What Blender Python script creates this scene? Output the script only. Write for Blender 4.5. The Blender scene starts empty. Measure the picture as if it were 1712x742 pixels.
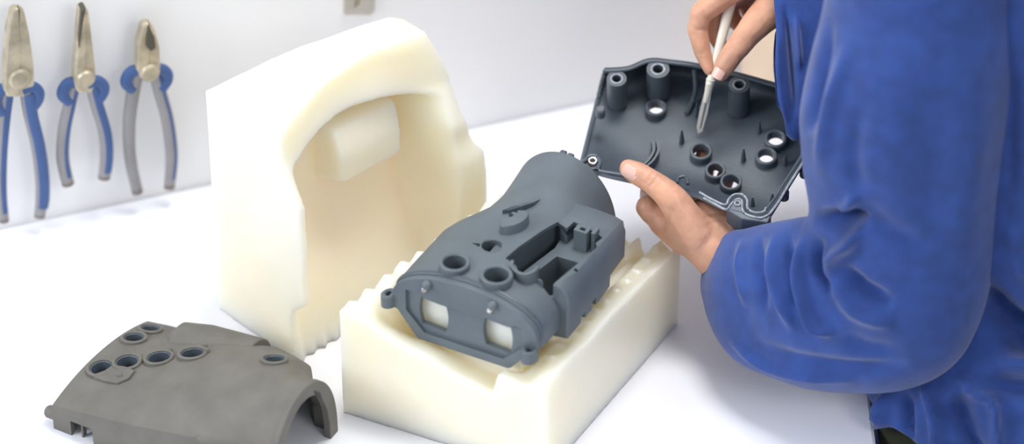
import bpy, bmesh, math, random
from mathutils import Vector as V, Matrix, noise
random.seed(4)
sc = bpy.context.scene
COL = sc.collection
# ------------------------------------------------------------------ camera
F = 6000.0; D = 3.2
SP, CP = 0.597, math.sqrt(1 - 0.597 ** 2)
CAM = V((0, -D * CP, D * SP)); RT = V((1, 0, 0)); UP = V((0, SP, CP)); FW = V((0, CP, -SP))
cd = bpy.data.cameras.new('camera'); cam = bpy.data.objects.new('camera', cd); COL.objects.link(cam)
cam.location = CAM; cam.rotation_euler = (math.acos(SP), 0, 0)
cd.sensor_width = 36; cd.lens = F * 36 / 1712; cd.clip_start = 0.1; cd.clip_end = 50
cd.dof.use_dof = True; cd.dof.focus_distance = 2.98; cd.dof.aperture_fstop = 2.4
sc.camera = cam
# ------------------------------------------------------------------ light
w = bpy.data.worlds.new('world'); sc.world = w; w.use_nodes = True
w.node_tree.nodes['Background'].inputs[0].default_value = (0.86, 0.92, 1.0, 1)
w.node_tree.nodes['Background'].inputs[1].default_value = 0.5
def area(name, loc, tgt, sx, sy, power, col):
    l = bpy.data.lights.new(name, 'AREA'); l.shape = 'RECTANGLE'; l.size = sx; l.size_y = sy; l.energy = power; l.color = col
    o = bpy.data.objects.new(name, l); COL.objects.link(o); o.location = loc
    o.rotation_euler = (V(tgt) - V(loc)).to_track_quat('-Z', 'Y').to_euler(); return o
area('ceiling_light_panel', (0.15, 0.1, 2.2), (-0.05, -0.05, 0), 1.0, 0.6, 36, (1.0, 0.98, 0.95))
area('window_light', (-2.6, -1.3, 1.6), (0, 0, 0.1), 1.6, 1.4, 54, (0.93, 0.96, 1.0))
area('room_light', (1.6, -2.6, 2.2), (0.1, 0, 0.1), 0.9, 0.9, 16, (1.0, 0.97, 0.93))
sc.view_settings.view_transform = 'Standard'; sc.view_settings.look = 'None'
sc.view_settings.exposure = 0.32; sc.view_settings.gamma = 1; sc.view_settings.use_curve_mapping = False

# ------------------------------------------------------------------ projection helpers
def W(px, py, d): return CAM + FW * d + RT * ((px - 856) / F * d) + UP * ((371 - py) / F * d)
def onplane(px, py, P, n):
    r = FW + RT * ((px - 856) / F) + UP * ((371 - py) / F)
    return CAM + r * ((P - CAM).dot(n) / r.dot(n))
def onz(px, py, z=0.0): return onplane(px, py, V((0, 0, z)), V((0, 0, 1)))
def proj(p):
    q = p - CAM; d = q.dot(FW); return 856 + F * q.dot(RT) / d, 371 - F * q.dot(UP) / d
def lerp(a, b, t): return a + (b - a) * t
def ss(a, b, x):
    t = min(1, max(0, (x - a) / (b - a))); return t * t * (3 - 2 * t)
def pl(pts, x):
    if x <= pts[0][0]: return pts[0][1]
    for (x0, y0), (x1, y1) in zip(pts, pts[1:]):
        if x <= x1: return y0 + (y1 - y0) * (x - x0) / (x1 - x0)
    return pts[-1][1]
def tri(x): x = x % 1.0; return 1 - abs(2 * x - 1)

# ------------------------------------------------------------------ materials
def mat(name, col, rough=0.5, metal=0.0, sss=0.0, sssr=(0.02, 0.01, 0.006), var=0.0, vscale=20, bump=0.0, bscale=200, sheen=0.0, col2=None, spec=0.5, detail=4):
    m = bpy.data.materials.new(name); m.use_nodes = True; nt = m.node_tree; b = nt.nodes['Principled BSDF']
    b.inputs['Base Color'].default_value = (*col, 1); b.inputs['Roughness'].default_value = rough; b.inputs['Metallic'].default_value = metal
    b.inputs['Specular IOR Level'].default_value = spec
    if sss: b.inputs['Subsurface Weight'].default_value = sss; b.inputs['Subsurface Radius'].default_value = sssr; b.inputs['Subsurface Scale'].default_value = 1.0
    if sheen: b.inputs['Sheen Weight'].default_value = sheen; b.inputs['Sheen Roughness'].default_value = 0.4
    tc = nt.nodes.new('ShaderNodeTexCoord')
    if var or col2:
        n = nt.nodes.new('ShaderNodeTexNoise'); n.inputs['Scale'].default_value = vscale; n.inputs['Detail'].default_value = detail
        nt.links.new(tc.outputs['Object'], n.inputs['Vector'])
        cr = nt.nodes.new('ShaderNodeValToRGB'); cr.color_ramp.elements[0].position = 0.35; cr.color_ramp.elements[1].position = 0.68
        c2 = col2 or tuple(min(1, c * (1 + var)) for c in col)
        cr.color_ramp.elements[0].color = (*(c * (1 - var) for c in col), 1); cr.color_ramp.elements[1].color = (*c2, 1)
        nt.links.new(n.outputs['Fac'], cr.inputs['Fac']); nt.links.new(cr.outputs['Color'], b.inputs['Base Color'])
    if bump:
        n = nt.nodes.new('ShaderNodeTexNoise'); n.inputs['Scale'].default_value = bscale; n.inputs['Detail'].default_value = 3
        nt.links.new(tc.outputs['Object'], n.inputs['Vector'])
        bp = nt.nodes.new('ShaderNodeBump'); bp.inputs['Strength'].default_value = bump; bp.inputs['Distance'].default_value = 0.001
        nt.links.new(n.outputs['Fac'], bp.inputs['Height']); nt.links.new(bp.outputs['Normal'], b.inputs['Normal'])
    return m
M = dict(
    table=mat('white_laminate', (0.86, 0.87, 0.93), 0.35, var=0.015, vscale=6),
    wall=mat('white_panel', (0.90, 0.905, 0.92), 0.6, var=0.01, vscale=5),
    floor=mat('grey_floor', (0.35, 0.35, 0.37), 0.6, var=0.05),
    sil=mat('cream_silicone', (0.915, 0.84, 0.675), 0.3, sss=0.9, sssr=(0.045, 0.038, 0.025), var=0.02, vscale=14, bump=0.12, bscale=60),
    plast=mat('blue_grey_cast_plastic', (0.105, 0.130, 0.150), 0.5, var=0.10, vscale=30, bump=0.15, bscale=900),
    plast2=mat('brown_grey_cast_plastic', (0.135, 0.128, 0.112), 0.62, var=0.10, vscale=40, bump=0.3, bscale=900),
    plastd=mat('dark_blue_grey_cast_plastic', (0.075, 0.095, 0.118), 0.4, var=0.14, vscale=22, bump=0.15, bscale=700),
    rimw=mat('bare_scraped_plastic_edge', (0.30, 0.33, 0.37), 0.5, var=0.3, vscale=300),
    metal=mat('brushed_steel', (0.62, 0.60, 0.56), 0.3, metal=0.9, var=0.08, vscale=60),
    jaw=mat('worn_steel_jaw', (0.50, 0.44, 0.33), 0.45, metal=0.55, var=0.25, vscale=60),
    jawd=mat('blackened_steel', (0.10, 0.09, 0.07), 0.5, metal=0.4),
    blue=mat('blue_grip', (0.045, 0.10, 0.27), 0.45, var=0.1),
    grey=mat('grey_grip', (0.30, 0.29, 0.30), 0.6, var=0.1),
    brn=mat('brown_grip_end', (0.20, 0.17, 0.16), 0.6),
    skin=mat('skin', (0.66, 0.355, 0.235), 0.45, sss=0.35, sssr=(0.008, 0.003, 0.0015), var=0.13, vscale=45, bump=0.5, bscale=260),
    nail=mat('nail', (0.80, 0.50, 0.42), 0.25, sss=0.3, sssr=(0.003, 0.0015, 0.001)),
    cloth=mat('blue_cotton', (0.020, 0.060, 0.26), 0.85, var=0.14, vscale=70, bump=0.6, bscale=1500, sheen=0.35),
    trous=mat('dark_olive_cloth', (0.015, 0.018, 0.006), 0.9, var=0.1),
    ivory=mat('ivory_plastic', (0.80, 0.76, 0.66), 0.35),
    blade=mat('blade_steel', (0.80, 0.78, 0.72), 0.3, metal=0.25),
)
# ------------------------------------------------------------------ object helpers
class Root:
    def __init__(s, name, label, cat, loc, rz=0.0, group=None):
        o = bpy.data.objects.new(name, None); COL.objects.link(o); o.location = loc; o.rotation_euler = (0, 0, rz); o.empty_display_size = 0.02
        o['label'] = label; o['category'] = cat
        if group: o['group'] = group
        s.o = o; s.m = Matrix.Translation(V(loc)) @ Matrix.Rotation(rz, 4, 'Z'); s.i = s.m.inverted()
def obj(name, bm, m, root=None, parent=None, smooth=True, angle=35, label=None, bev=0):
    """bm (or mesh) in world coordinates; becomes one mesh object, local to its thing"""
    if isinstance(bm, bmesh.types.BMesh):
        bmesh.ops.recalc_face_normals(bm, faces=bm.faces[:]) if getattr(bm, 'is_valid', True) else None
        me = bpy.data.meshes.new(name); bm.to_mesh(me); bm.free()
    else: me = bm; me.name = name
    if root: me.transform(root.i)
    me.materials.clear(); me.materials.append(m)
    if smooth:
        me.shade_smooth(); me.set_sharp_from_angle(angle=math.radians(angle))
    o = bpy.data.objects.new(name, me); COL.objects.link(o)
    if parent: o.parent = parent
    elif root: o.parent = root.o
    if label: o['label'] = label
    if bev:
        b = o.modifiers.new('bevel', 'BEVEL'); b.width = bev; b.segments = 2; b.limit_method = 'ANGLE'; b.angle_limit = math.radians(40)
    return o
def tag(o, label, cat, group=None):
    o['label'] = label; o['category'] = cat
    if group: o['group'] = group
    return o
def setloc(o):          # move a single-mesh thing's origin to the middle of its base
    me = o.data; c = sum((v.co for v in me.vertices), V()) / len(me.vertices); z = min(v.co.z for v in me.vertices)
    p = V((c.x, c.y, z)); me.transform(Matrix.Translation(-p)); o.location = p; return o
def evalmesh(bm_or_me, mods):
    me = bm_or_me
    if isinstance(me, bmesh.types.BMesh):
        me = bpy.data.meshes.new('t'); bm_or_me.to_mesh(me); bm_or_me.free()
    o = bpy.data.objects.new('t', me); COL.objects.link(o)
    tmp = []
    for kind, kw in mods:
        kw = dict(kw); md = o.modifiers.new('m', kind)
        if 'cut' in kw:
            b = kw.pop('cut'); bmesh.ops.recalc_face_normals(b, faces=b.faces[:])
            cme = bpy.data.meshes.new('c'); b.to_mesh(cme); b.free()
            co = bpy.data.objects.new('c', cme); COL.objects.link(co); md.object = co; tmp.append(co)
        for k, v in kw.items(): setattr(md, k, v)
    bpy.context.view_layer.update()
    ev = o.evaluated_get(bpy.context.evaluated_depsgraph_get())
    res = bpy.data.meshes.new_from_object(ev)
    for t in tmp + [o]: bpy.data.objects.remove(t)
    return res
def fixn(bm, mods):
    me = evalmesh(bm, mods); b = bmesh.new(); b.from_mesh(me); bmesh.ops.recalc_face_normals(b, faces=b.faces[:])
    if b.calc_volume(signed=True) < 0: bmesh.ops.reverse_faces(b, faces=b.faces[:])
    return b
def DIFF(b): return ('BOOLEAN', dict(cut=b, operation='DIFFERENCE', solver='EXACT'))
def UNI(b): return ('BOOLEAN', dict(cut=b, operation='UNION', solver='EXACT'))
def loft(rings, caps=True, closed=True, bm=None):
    bm = bm or bmesh.new(); R = [[bm.verts.new(p) for p in r] for r in rings]
    for a, b in zip(R, R[1:]):
        n = len(a)
        for i in range(n if closed else n - 1):
            bm.faces.new((a[i], a[(i + 1) % n], b[(i + 1) % n], b[i]))
    if caps: bm.faces.new(R[0][::-1]); bm.faces.new(R[-1])
    bmesh.ops.recalc_face_normals(bm, faces=bm.faces[:])
    return bm
def prism(pts, ext, bm=None):
    """polygon pts (3D) extruded by vector ext"""
    return loft([[V(p) for p in pts], [V(p) + V(ext) for p in pts]], bm=bm)
def boxm(mtx, x0, x1, y0, y1, z0, z1, bm=None):
    return prism([mtx @ V(p) for p in ((x0, y0, z0), (x1, y0, z0), (x1, y1, z0), (x0, y1, z0))], (mtx.to_3x3() @ V((0, 0, z1 - z0))), bm)
def frame(n):
    n = V(n).normalized(); a = n.orthogonal().normalized(); return a, n.cross(a), n
def lathe(P, n, prof, seg=28, bm=None, sx=1, ax=None, caps=True):
    """revolve prof [(r,h)] about axis n at P; sx stretches along ax"""
    a, b, n = frame(n)
    if ax is not None:
        a = (V(ax) - n * V(ax).dot(n)).normalized(); b = n.cross(a)
    rings = []
    for r, h in prof:
        rings.append([V(P) + n * h + a * (math.cos(2 * math.pi * i / seg) * r * sx) + b * (math.sin(2 * math.pi * i / seg) * r) for i in range(seg)])
    return loft(rings, caps=caps, bm=bm)
def ringm(P, n, r0, r1, h0, h1, seg=32, bm=None, sx=1, ax=None):
    """tube wall ring, r0 inner, r1 outer, from h0 to h1"""
    e = min((r1 - r0) * 0.3, (h1 - h0) * .4)
    prof = [(r0, h0), (r1, h0), (r1, h1 - e), (r1 - e, h1), (r0 + e, h1), (r0, h1 - e), (r0, h0)]
    bm = lathe(P, n, prof, seg, bm, sx, ax, caps=False); bmesh.ops.remove_doubles(bm, verts=bm.verts[:], dist=1e-6); return bm
def tube(pts, r, seg=10, bm=None, flat=1.0, n=None, caps=True):
    pts = [V(p) for p in pts]; rings = []
    for i, p in enumerate(pts):
        t = (pts[min(i + 1, len(pts) - 1)] - pts[max(i - 1, 0)]).normalized()
        a = (n.cross(t) if n is not None else t.orthogonal()).normalized(); b = t.cross(a)
        rr = r[i] if isinstance(r, (list, tuple)) else r
        rings.append([p + a * math.cos(2 * math.pi * k / seg) * rr + b * math.sin(2 * math.pi * k / seg) * rr * flat for k in range(seg)])
    return loft(rings, caps=caps, bm=bm)
def smoothpts(pts, n=8):
    P = [V(p) for p in pts]; out = []
    for i in range(len(P) - 1):
        p0 = P[max(i - 1, 0)]; p1 = P[i]; p2 = P[i + 1]; p3 = P[min(i + 2, len(P) - 1)]
        for k in range(n):
            t = k / n
            out.append(0.5 * ((2 * p1) + (p2 - p0) * t + (2 * p0 - 5 * p1 + 4 * p2 - p3) * t * t + (3 * p1 - p0 - 3 * p2 + p3) * t ** 3))
    out.append(P[-1]); return out
Z = V((0, 0, 1))

# ================================================================== setting
def struct(name, bm, m):
    o = obj(name, bm, m, smooth=False); o['kind'] = 'structure'; return setloc(o)
wp = onz(0, 380); wq = onz(1000, 167); wd = (wq - wp).normalized(); wn = V((wd.y, -wd.x, 0))       # wall foot line, normal towards camera
I4 = Matrix.Identity(4)
struct('wall_back', prism([wp - wd * 1.6 - Z * .9, wp + wd * 2.6 - Z * .9, wp + wd * 2.6 - wn * .08 - Z * .9, wp - wd * 1.6 - wn * .08 - Z * .9], Z * 2.9), M['wall'])
a0 = wp - wd * 1.6; a1 = wp + wd * 2.6
struct('floor', prism([a0 - Z * .9, a1 - Z * .9, V((2.6, -3.4, -.9)), V((-2.6, -3.4, -.9))], Z * -.05), M['floor'])
tr = Root('workbench', 'white laminate workbench under the molds and the grey plastic shells', 'table', (-0.4, -0.3, -0.9))
EDX = 0.30
def wally(x): return wp.y + (x - wp.x) * wd.y / wd.x - 0.0015
obj('worktop', prism([(-1.2, -.95, -.035), (EDX, -.95, -.035), (EDX, wally(EDX), -.035), (-1.2, wally(-1.2), -.035)], Z * .035), M['table'], tr, smooth=False, bev=.003)
obj('side_panel', prism([(EDX - .06, -.9, -.9), (EDX - .04, -.9, -.9), (EDX - .04, .1, -.9), (EDX - .06, .1, -.9)], Z * .864), M['table'], tr, smooth=False)
obj('side_panel', prism([(-1.15, -.9, -.9), (-1.13, -.9, -.9), (-1.13, -.42, -.9), (-1.15, -.42, -.9)], Z * .864), M['table'], tr, smooth=False)
wall_m = Matrix((( wd.x, wn.x, 0, 0), (wd.y, wn.y, 0, 0), (0, 0, 1, 0), (0, 0, 0, 1)))
def onwall(px, py, off=0.0): return onplane(px, py, wp + wn * off, wn)

# bracket on wall
r = Root('wall_bracket', 'small grey metal plate with keyhole slot on the wall above the standing mold', 'bracket', onwall(600, 22, .0))
pts = [(574, -30), (574, 22), (617, 22), (625, 15), (625, -30)]
q = [onwall(x, y, .0) for x, y in pts]
obj('plate', evalmesh(prism(q, wn * .004), [DIFF(prism([onwall(x, y, .002) for x, y in ((592, -12), (591, 8), (598, 9), (601, 4), (600, -12))], wn * .01))]), M['metal'], r, smooth=False, bev=.0008)
obj('slot', prism([onwall(x, y, .0002) for x, y in ((590, -14), (588, 9), (600, 11), (604, 5), (602, -14))], wn * .0022), M['jaw'], r, smooth=False)

# ================================================================== pliers
def pliers(label, spec):
    """spec: pixel outlines: jaw halves, pivot, handles [centre line + half widths]"""
    off = .016
    base = onwall(*spec['base'], 0.0)
    r = Root('pliers', label, 'pliers', base, 0, 'pliers hanging on the wall')
    def plate(pts, o0, th): return prism([onwall(x, y, o0) for x, y in pts], wn * th)
    for k, j in enumerate(spec['jaws']):
        obj('jaw', plate(j, off + .0015 * k, .011), M['jaw'], r, smooth=False, bev=.0025)
    if 'dark' in spec: obj('jaw_teeth', plate(spec['dark'], off + .004, .0125), M['jawd'], r, smooth=False, bev=.0006, label='blackened cutting notch')
    px, py, pr = spec['pivot']
    obj('pivot', lathe(onwall(px, py, off - .001), wn, [(pr, 0), (pr, .014), (pr * .8, .016)], 20), M['jaw'], r)
    for h in spec['handles']:
        cl = smoothpts([onwall(x, y, off + .006) for x, y, _ in h], 5)
        ws = [p[2] * .92 for p in h]; n = len(cl); s_ = spec['side'][spec['handles'].index(h)]
        wr = [pl([(i, ws[i]) for i in range(len(ws))], k / 5) / 1875 for k in range(n)]
        m = int(n * .80); m2 = int(n * .93)
        g = obj('handle', tube(cl[:m2 + 1], wr[:m2 + 1], 14, flat=.8, n=wn), M['grey'], r)
        # coloured inlay on the front of the grip and dark end cap
        inl = [p + wn * (wr[i] * .45) + wd * (wr[i] * .22) for i, p in enumerate(cl[1:m + 3])]
        obj('grip_inlay', tube(inl, [x * spec.get('iw', .6) * (1.1 if s_ > 0 else .85) for x in wr[1:m + 3]], 12, flat=.62, n=wn), M['blue'], r, parent=g, label='blue inlay')
        obj('end_cap', tube(cl[m2:], [x * 1.02 for x in wr[m2:]], 14, flat=.82, n=wn), M['brn'], r, parent=g)
        # guard collar at the top
        c = cl[1]; s = spec['side'][spec['handles'].index(h)]
        e = [cl[0] + wd * (s * -.004) , cl[0] + wd * (s * .005) + Z * .001, cl[1] + wd * (s * .0095) - Z * .002, cl[2] + wd * (s * .0085) - Z * .004, cl[3] + wd * (s * .002) - Z * .006]
        obj('guard', tube(smoothpts([p + wn * .001 for p in e], 4), .0056, 10, flat=.9, n=wn), M['blue'], r, parent=g)
pliers('largest pliers on the wall, leftmost, with broad blunt steel jaws', dict(base=(35, 375),
    jaws=[[(27, 3), (36, 10), (44, 45), (52, 100), (53, 140), (46, 152), (24, 152), (24, 60)], [(27, 3), (14, 8), (7, 40), (2, 100), (0, 140), (6, 152), (28, 152), (30, 60)]],
    iw=.80, pivot=(27, 118, .010), side=(1, -1),
    handles=[[(44, 148, 13), (50, 190, 12), (62, 240, 12), (69, 290, 12), (70, 330, 12), (66, 362, 10)], [(12, 148, 13), (6, 200, 12), (2, 260, 11), (2, 320, 10), (7, 370, 9)]]))
pliers('middle pliers of the three on the wall, with long slim needle nose jaws', dict(base=(145, 312),
    jaws=[[(137, 0), (143, 10), (148, 50), (154, 100), (156, 132), (148, 145), (134, 145), (134, 40)], [(137, 0), (127, 4), (123, 50), (119, 100), (118, 132), (124, 145), (138, 145), (139, 40)]],
    dark=[(137, 2), (130, 6), (126, 50), (127, 70), (132, 30)], iw=.66, pivot=(137, 118, .0085), side=(1, -1),
    handles=[[(152, 138, 12), (162, 175, 12), (175, 220, 12), (178, 260, 12), (174, 298, 11)], [(124, 138, 12), (116, 175, 12), (107, 220, 12), (105, 265, 12), (114, 308, 11)]]))
pliers('rightmost and smallest pliers on the wall, short pointed side cutting jaws with a dark notch', dict(base=(250, 328),
    jaws=[[(244, 27), (254, 40), (262, 70), (264, 105), (256, 122), (240, 122), (240, 60)], [(244, 27), (232, 32), (224, 60), (222, 105), (228, 122), (244, 122), (246, 60)]],
    dark=[(244, 34), (252, 50), (254, 68), (246, 74), (239, 66), (240, 50)], iw=.48, pivot=(244, 108, .009), side=(1, -1),
    handles=[[(259, 118, 12), (268, 155, 12), (280, 200, 12), (287, 260, 12), (283, 314, 10)], [(230, 118, 12), (222, 155, 13), (216, 205, 12), (218, 265, 11), (230, 322, 10)]]))

# ================================================================== standing mold
def grid_solid(front, back, nu, nv):
    """closed solid between two parametric sheets front(a,b), back(a,b)"""
    bm = bmesh.new(); Fv = [[bm.verts.new(front(i / nu, j / nv)) for j in range(nv + 1)] for i in range(nu + 1)]
    Bv = [[bm.verts.new(back(i / nu, j / nv)) for j in range(nv + 1)] for i in range(nu + 1)]
    for i in range(nu):
        for j in range(nv):
            bm.faces.new((Fv[i][j], Fv[i + 1][j], Fv[i + 1][j + 1], Fv[i][j + 1])); bm.faces.new((Bv[i][j], Bv[i][j + 1], Bv[i + 1][j + 1], Bv[i + 1][j]))
    for i in range(nu):
        for j in (0, nv): bm.faces.new((Fv[i][j], Bv[i][j], Bv[i + 1][j], Fv[i + 1][j]))
    for j in range(nv):
        for i in (0, nu): bm.faces.new((Fv[i][j], Fv[i][j + 1], Bv[i][j + 1], Bv[i][j]))
    bmesh.ops.recalc_face_normals(bm, faces=bm.faces[:]); return bm
SO = onz(490, 607); sa = V((.736, .677, 0)); sn = V((.677, -.736, 0)); TH = .101
SH = [(0, .230), (.25, .234), (.5, .240), (.75, .249), (1, .256)]
SHB = [(0, .230), (.5, .229), (.8, .226), (.93, .222), (1, .212)]
def smax(z): return pl([(0, .200), (.085, .200), (.138, .199), (.150, .190), (.172, .186), (.180, .184), (.205, .183), (.225, .178), (.26, .165)], z)
def rim_off(z): return pl([(0, 0), (.055, 0), (.07, .017), (.170, .017), (.205, -.002), (.25, -.006)], z)
def sfront(a, b):
    z = b * pl(SH, a); s = a * smax(z); f = rim_off(z)
    f0 = f; f = 0; f += -.030 * math.sin(math.pi * min(1, s / .18)) * ss(.16, .235, z)
    cav = ss(.008, .016, s) * (1 - ss(.150, .172, s)) * (1 - ss(.198, .208, z + .16 * (s - .09) ** 2 * 10))
    f += f0 * (1 - cav) + cav * (-.045 * ss(.0, .12, z) - .002)
    bx = max(0, abs(s - .108) - .030); bz = max(0, abs(z - .166) - .021); bd = math.sqrt(bx * bx + bz * bz)
    f += .030 * (1 - ss(.002, .012, bd))
    f += .010 * (1 - ss(.0, .05, abs(s - .19))) * ss(.03, .06, z) * (1 - ss(.13, .16, z))
    f += .006 * tri(s / .0135) * (1 - ss(.0, .02, z))
    P = SO + sa * s + sn * f + Z * z
    return P + V((noise.noise(P * 25), noise.noise(P * 25 + V((9, 0, 0))), 0 if b == 0 else .4 * noise.noise(P * 30))) * .0016
def sback(a, b):
    z = b * pl(SHB, a); s = a * (smax(z) + .028 * ss(.14, .20, z))
    return SO + sa * s - sn * (TH - .012 * ss(.12, .24, z) * ss(.3, 1, a)) + Z * z
bm = grid_solid(sfront, sback, 96, 110)
me = evalmesh(bm, [('REMESH', dict(mode='VOXEL', voxel_size=.0022)), ('SMOOTH', dict(factor=.5, iterations=5))])
zb = min(v.co.z for v in me.vertices)
for v in me.vertices: v.co.z = max(v.co.z - zb - .0004, 0)
o = obj('silicone_mold', me, M['sil'], angle=80)
setloc(tag(o, 'tall cream silicone mold half standing upright against the wall with hollow facing right', 'mold', 'halves of the cream silicone mold'))

# ================================================================== lower mold
CF = [onz(572, 690), onz(913, 796), onz(1135, 541), onz(878, 462)]
def bil(a, b): return (CF[0] * (1 - a) + CF[1] * a) * (1 - b) + (CF[3] * (1 - a) + CF[2] * a) * b
def lz(a, b):
    rim = .110
    wallr = ss(.735, .765, a); walll = 1 - ss(.06, .20, a); wallb = ss(.86, .92, b)
    front = 1 - ss(.03, .22, b)
    floor = lerp(.064, pl([(0, .11), (.1, .104), (.35, .091), (.6, .076), (.74, .068)], a), front)
    rim = lerp(.109, pl([(0, .090), (.2, .089), (.8, .083), (1, .078)], b) + .006 * ss(.88, 1, a), ss(.3, .7, a))
    h = max(wallr, walll, wallb); z = lerp(floor, rim, h)
    # soft shoulder running inside of the right wall
    z -= .010 * wallr * (1 - ss(.80, .86, a)) * ss(.05, .1, b)
    z += .0045 * ss(.85, .87, a) * (1 - ss(.90, .93, a)) * max(0, math.sin(b * 2 * math.pi * 13)) * ss(.1, .2, b)
    z += (.0075 * (tri(b * 11) - .5)) * (1 - ss(.03, .09, a)) * ss(.02, .06, b)
    z += .012 * (tri(a * 7.3 + .1) ** 1.2 - .55) * ss(.93, .97, b) * ss(.5, .6, a)
    z += .004 * noise.noise(V((a * 5, b * 5, 0)))
    return z
def lfront(a, b): p = bil(a, b); return p + Z * lz(a, b)
def lback(a, b): return bil(a, b)
bm = grid_solid(lfront, lback, 150, 150)
# core blocks rising from the cavity into the housing, seen through its two windows
HZ = .0865; HO = onz(662, 548, HZ); HO.z = HZ; HA = -math.radians(27.8)
HM = Matrix.Translation(HO) @ Matrix.Rotation(HA, 4, 'Z') @ Matrix.Scale(.932, 4)
bm2 = boxm(HM, .020, .122, .0055, .030, -.03, .052)
me = evalmesh(bm, [UNI(bm2), ('REMESH', dict(mode='VOXEL', voxel_size=.0018)), ('SMOOTH', dict(factor=.5, iterations=3))])
zb = min(v.co.z for v in me.vertices)
for v in me.vertices: v.co.z = max(v.co.z - zb - .0003, 0)
o = obj('silicone_mold', me, M['sil'], angle=80)
setloc(tag(o, 'low cream silicone mold half lying open under the blue grey housing', 'mold', 'halves of the cream silicone mold'))

# ================================================================== central housing
H = Root('plastic_housing', 'blue grey plastic housing with round neck and two windows, lying on the low mold', 'housing', HO, HA)
def sec(uL, uR, zb, zt, p, n=44, q=None):
    out = []
    c = (uL + uR) / 2; hw = (uR - uL) / 2
    for i in range(n + 1):
        t = math.pi * (1 - i / n); q_ = 2 / p
        x = math.copysign(abs(math.cos(t)) ** q_, math.cos(t)); y = abs(math.sin(t)) ** q_
        out.append((c + hw * x, zb + (zt - zb) * y))
    return out
def arch(uL, uR, zb, zs, zt, neck, n=44):
    """blend: body section (vertical side, rounded shoulder, shallow crown) -> half round neck"""
    out = []; c = (uL + uR) / 2; hw = (uR - uL) / 2
    for i in range(n + 1):
        t = math.pi * (1 - i / n)
        x1 = math.cos(t); y1 = math.sin(t)
        q = 2 / 5.5
        xb = math.copysign(abs(x1) ** q, x1); yb = abs(y1) ** q
        zz = zs + (zt - zs) * (1 - xb * xb)
        b = (c + hw * xb, zb + (zz - zb) * yb); nk = (c + hw * x1, zb + (zt - zb) * y1)
        out.append((lerp(b[0], nk[0], neck), lerp(b[1], nk[1], neck)))
    return out
ST = [(0.0, 0, .1435, .030, .060, .077, 0), (.04, 0, .1435, .028, .0605, .0775, 0), (.08, .000, .143, .026, .060, .0775, 0), (.095, .003, .142, .026, .059, .0775, .1),
      (.110, .009, .140, .026, .058, .0778, .3), (.125, .015, .136, .026, .056, .0782, .55), (.140, .0175, .130, .026, .056, .079, .75), (.155, .0175, .125, .024, .05, .080, .9), (.175, .0155, .119, .022, .05, .0815, 1), (.200, .0125, .116, .020, .05, .083, 1)]
def hloft(off, v0=None, v1=None):
    rings = []
    for v, uL, uR, zb, zs, zt, nk in ST:
        vv = v
        if v0 is not None and v == ST[0][0]: vv = v0
        if v1 is not None and v == ST[-1][0]: vv = v1
        rings.append([HM @ V((u, vv, z)) for u, z in arch(uL + off, uR - off, zb - (.03 if off else 0), zs - off, zt - off, nk)])
    # refine along v
    fine = []
    for a, b in zip(rings, rings[1:]):
        for k in range(3): fine.append([lerp(p, q, k / 3) for p, q in zip(a, b)])
    fine.append(rings[-1]); return loft(fine)
def hu(px, py, z=.078):           # pixel to housing local (u,v) at local height z
    p = HM.inverted() @ onz(px, py, HZ + z); return p.x, p.y
def Hc(u, v, z): return HM @ V((u, v, z))
rb = []   # box on the right, rounded upper right edge
for v in (.036, .0375, .10, .151, .154):
    e = {.036: .0015, .154: .0045, .151: .0025}.get(v, 0)
    prof = [(.1505 - e, .018), (.1515 - e, .058), (.1500 - e, .065 - e), (.145, .0705 - e), (.138, .0728 - e), (.120, .0742 - e), (.095, .0742 - e), (.066, .0725 - e), (.066, .012)]
    rb.append([Hc(u, v, z) for u, z in prof])
box = loft(rb)
mods = [DIFF(hloft(.0032, -.004, .215))]; bmods = []
# pocket: opening, ledge and deep wells
op = [hu(845, 420), hu(868, 400), hu(903, 375), hu(933, 356), hu(948, 366), hu(960, 354), hu(990, 368), hu(1008, 377), hu(996, 387), hu(1000, 392), hu(982, 408), hu(922, 461), hu(903, 450), hu(870, 446), hu(862, 430)]
mods.append(DIFF(prism([Hc(u, v, .016) for u, v in op], Z * .10))); bmods.append(DIFF(prism([Hc(u, v, .056) for u, v in op], Z * .06)))
def hp(pts, z0, zref): return prism([Hc(*hu(x, y, zref), z0) for x, y in pts], Z * (.09 - z0))
bmods.append(DIFF(hp([(868, 470), (931, 422), (978, 436), (922, 488), (905, 482)], .0165, .056)))
bmods.append(DIFF(hp([(850, 447), (905, 402), (931, 384), (938, 392), (928, 408), (862, 458)], .022, .056)))
# round holes in the skin
for (x, y, rr) in ((760, 431, .0095), (830, 452, .0102), (822, 405, .0090)):
    u, v = hu(x, y, .076); mods.append(DIFF(lathe(Hc(u, v, .045), Z, [(rr, 0), (rr, .05)], 28)))
mods.append(DIFF(prism([Hc(*hu(x, y, .076), .055) for x, y in ((788, 396), (806, 399), (815, 408), (804, 406))], Z * .04)))   # teardrop tail
u, v = hu(990, 357, .060); mods.append(DIFF(lathe(Hc(u, v, .045), Z, [(.010, 0), (.010, .04)], 24)))
u, v = hu(963, 440, .073); bmods.append(DIFF(lathe(Hc(u, v, .065), Z, [(.0018, 0), (.0018, .02)], 12)))
# notches in right skirt
for v0, v1, z1 in ((.020, .031, .043), (.062, .070, .024), (.083, .091, .026), (.120, .160, .030)):
    (mods if v1 < .03 else bmods).append(DIFF(boxm(HM, .12, .17, v0, v1, -.01, z1)))
me = evalmesh(hloft(0), mods)
body = obj('body', me, M['plast'], H, angle=32, bev=.0012)
obj('side_box', evalmesh(box, bmods), M['plast'], H, angle=32, bev=.0014)
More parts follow.
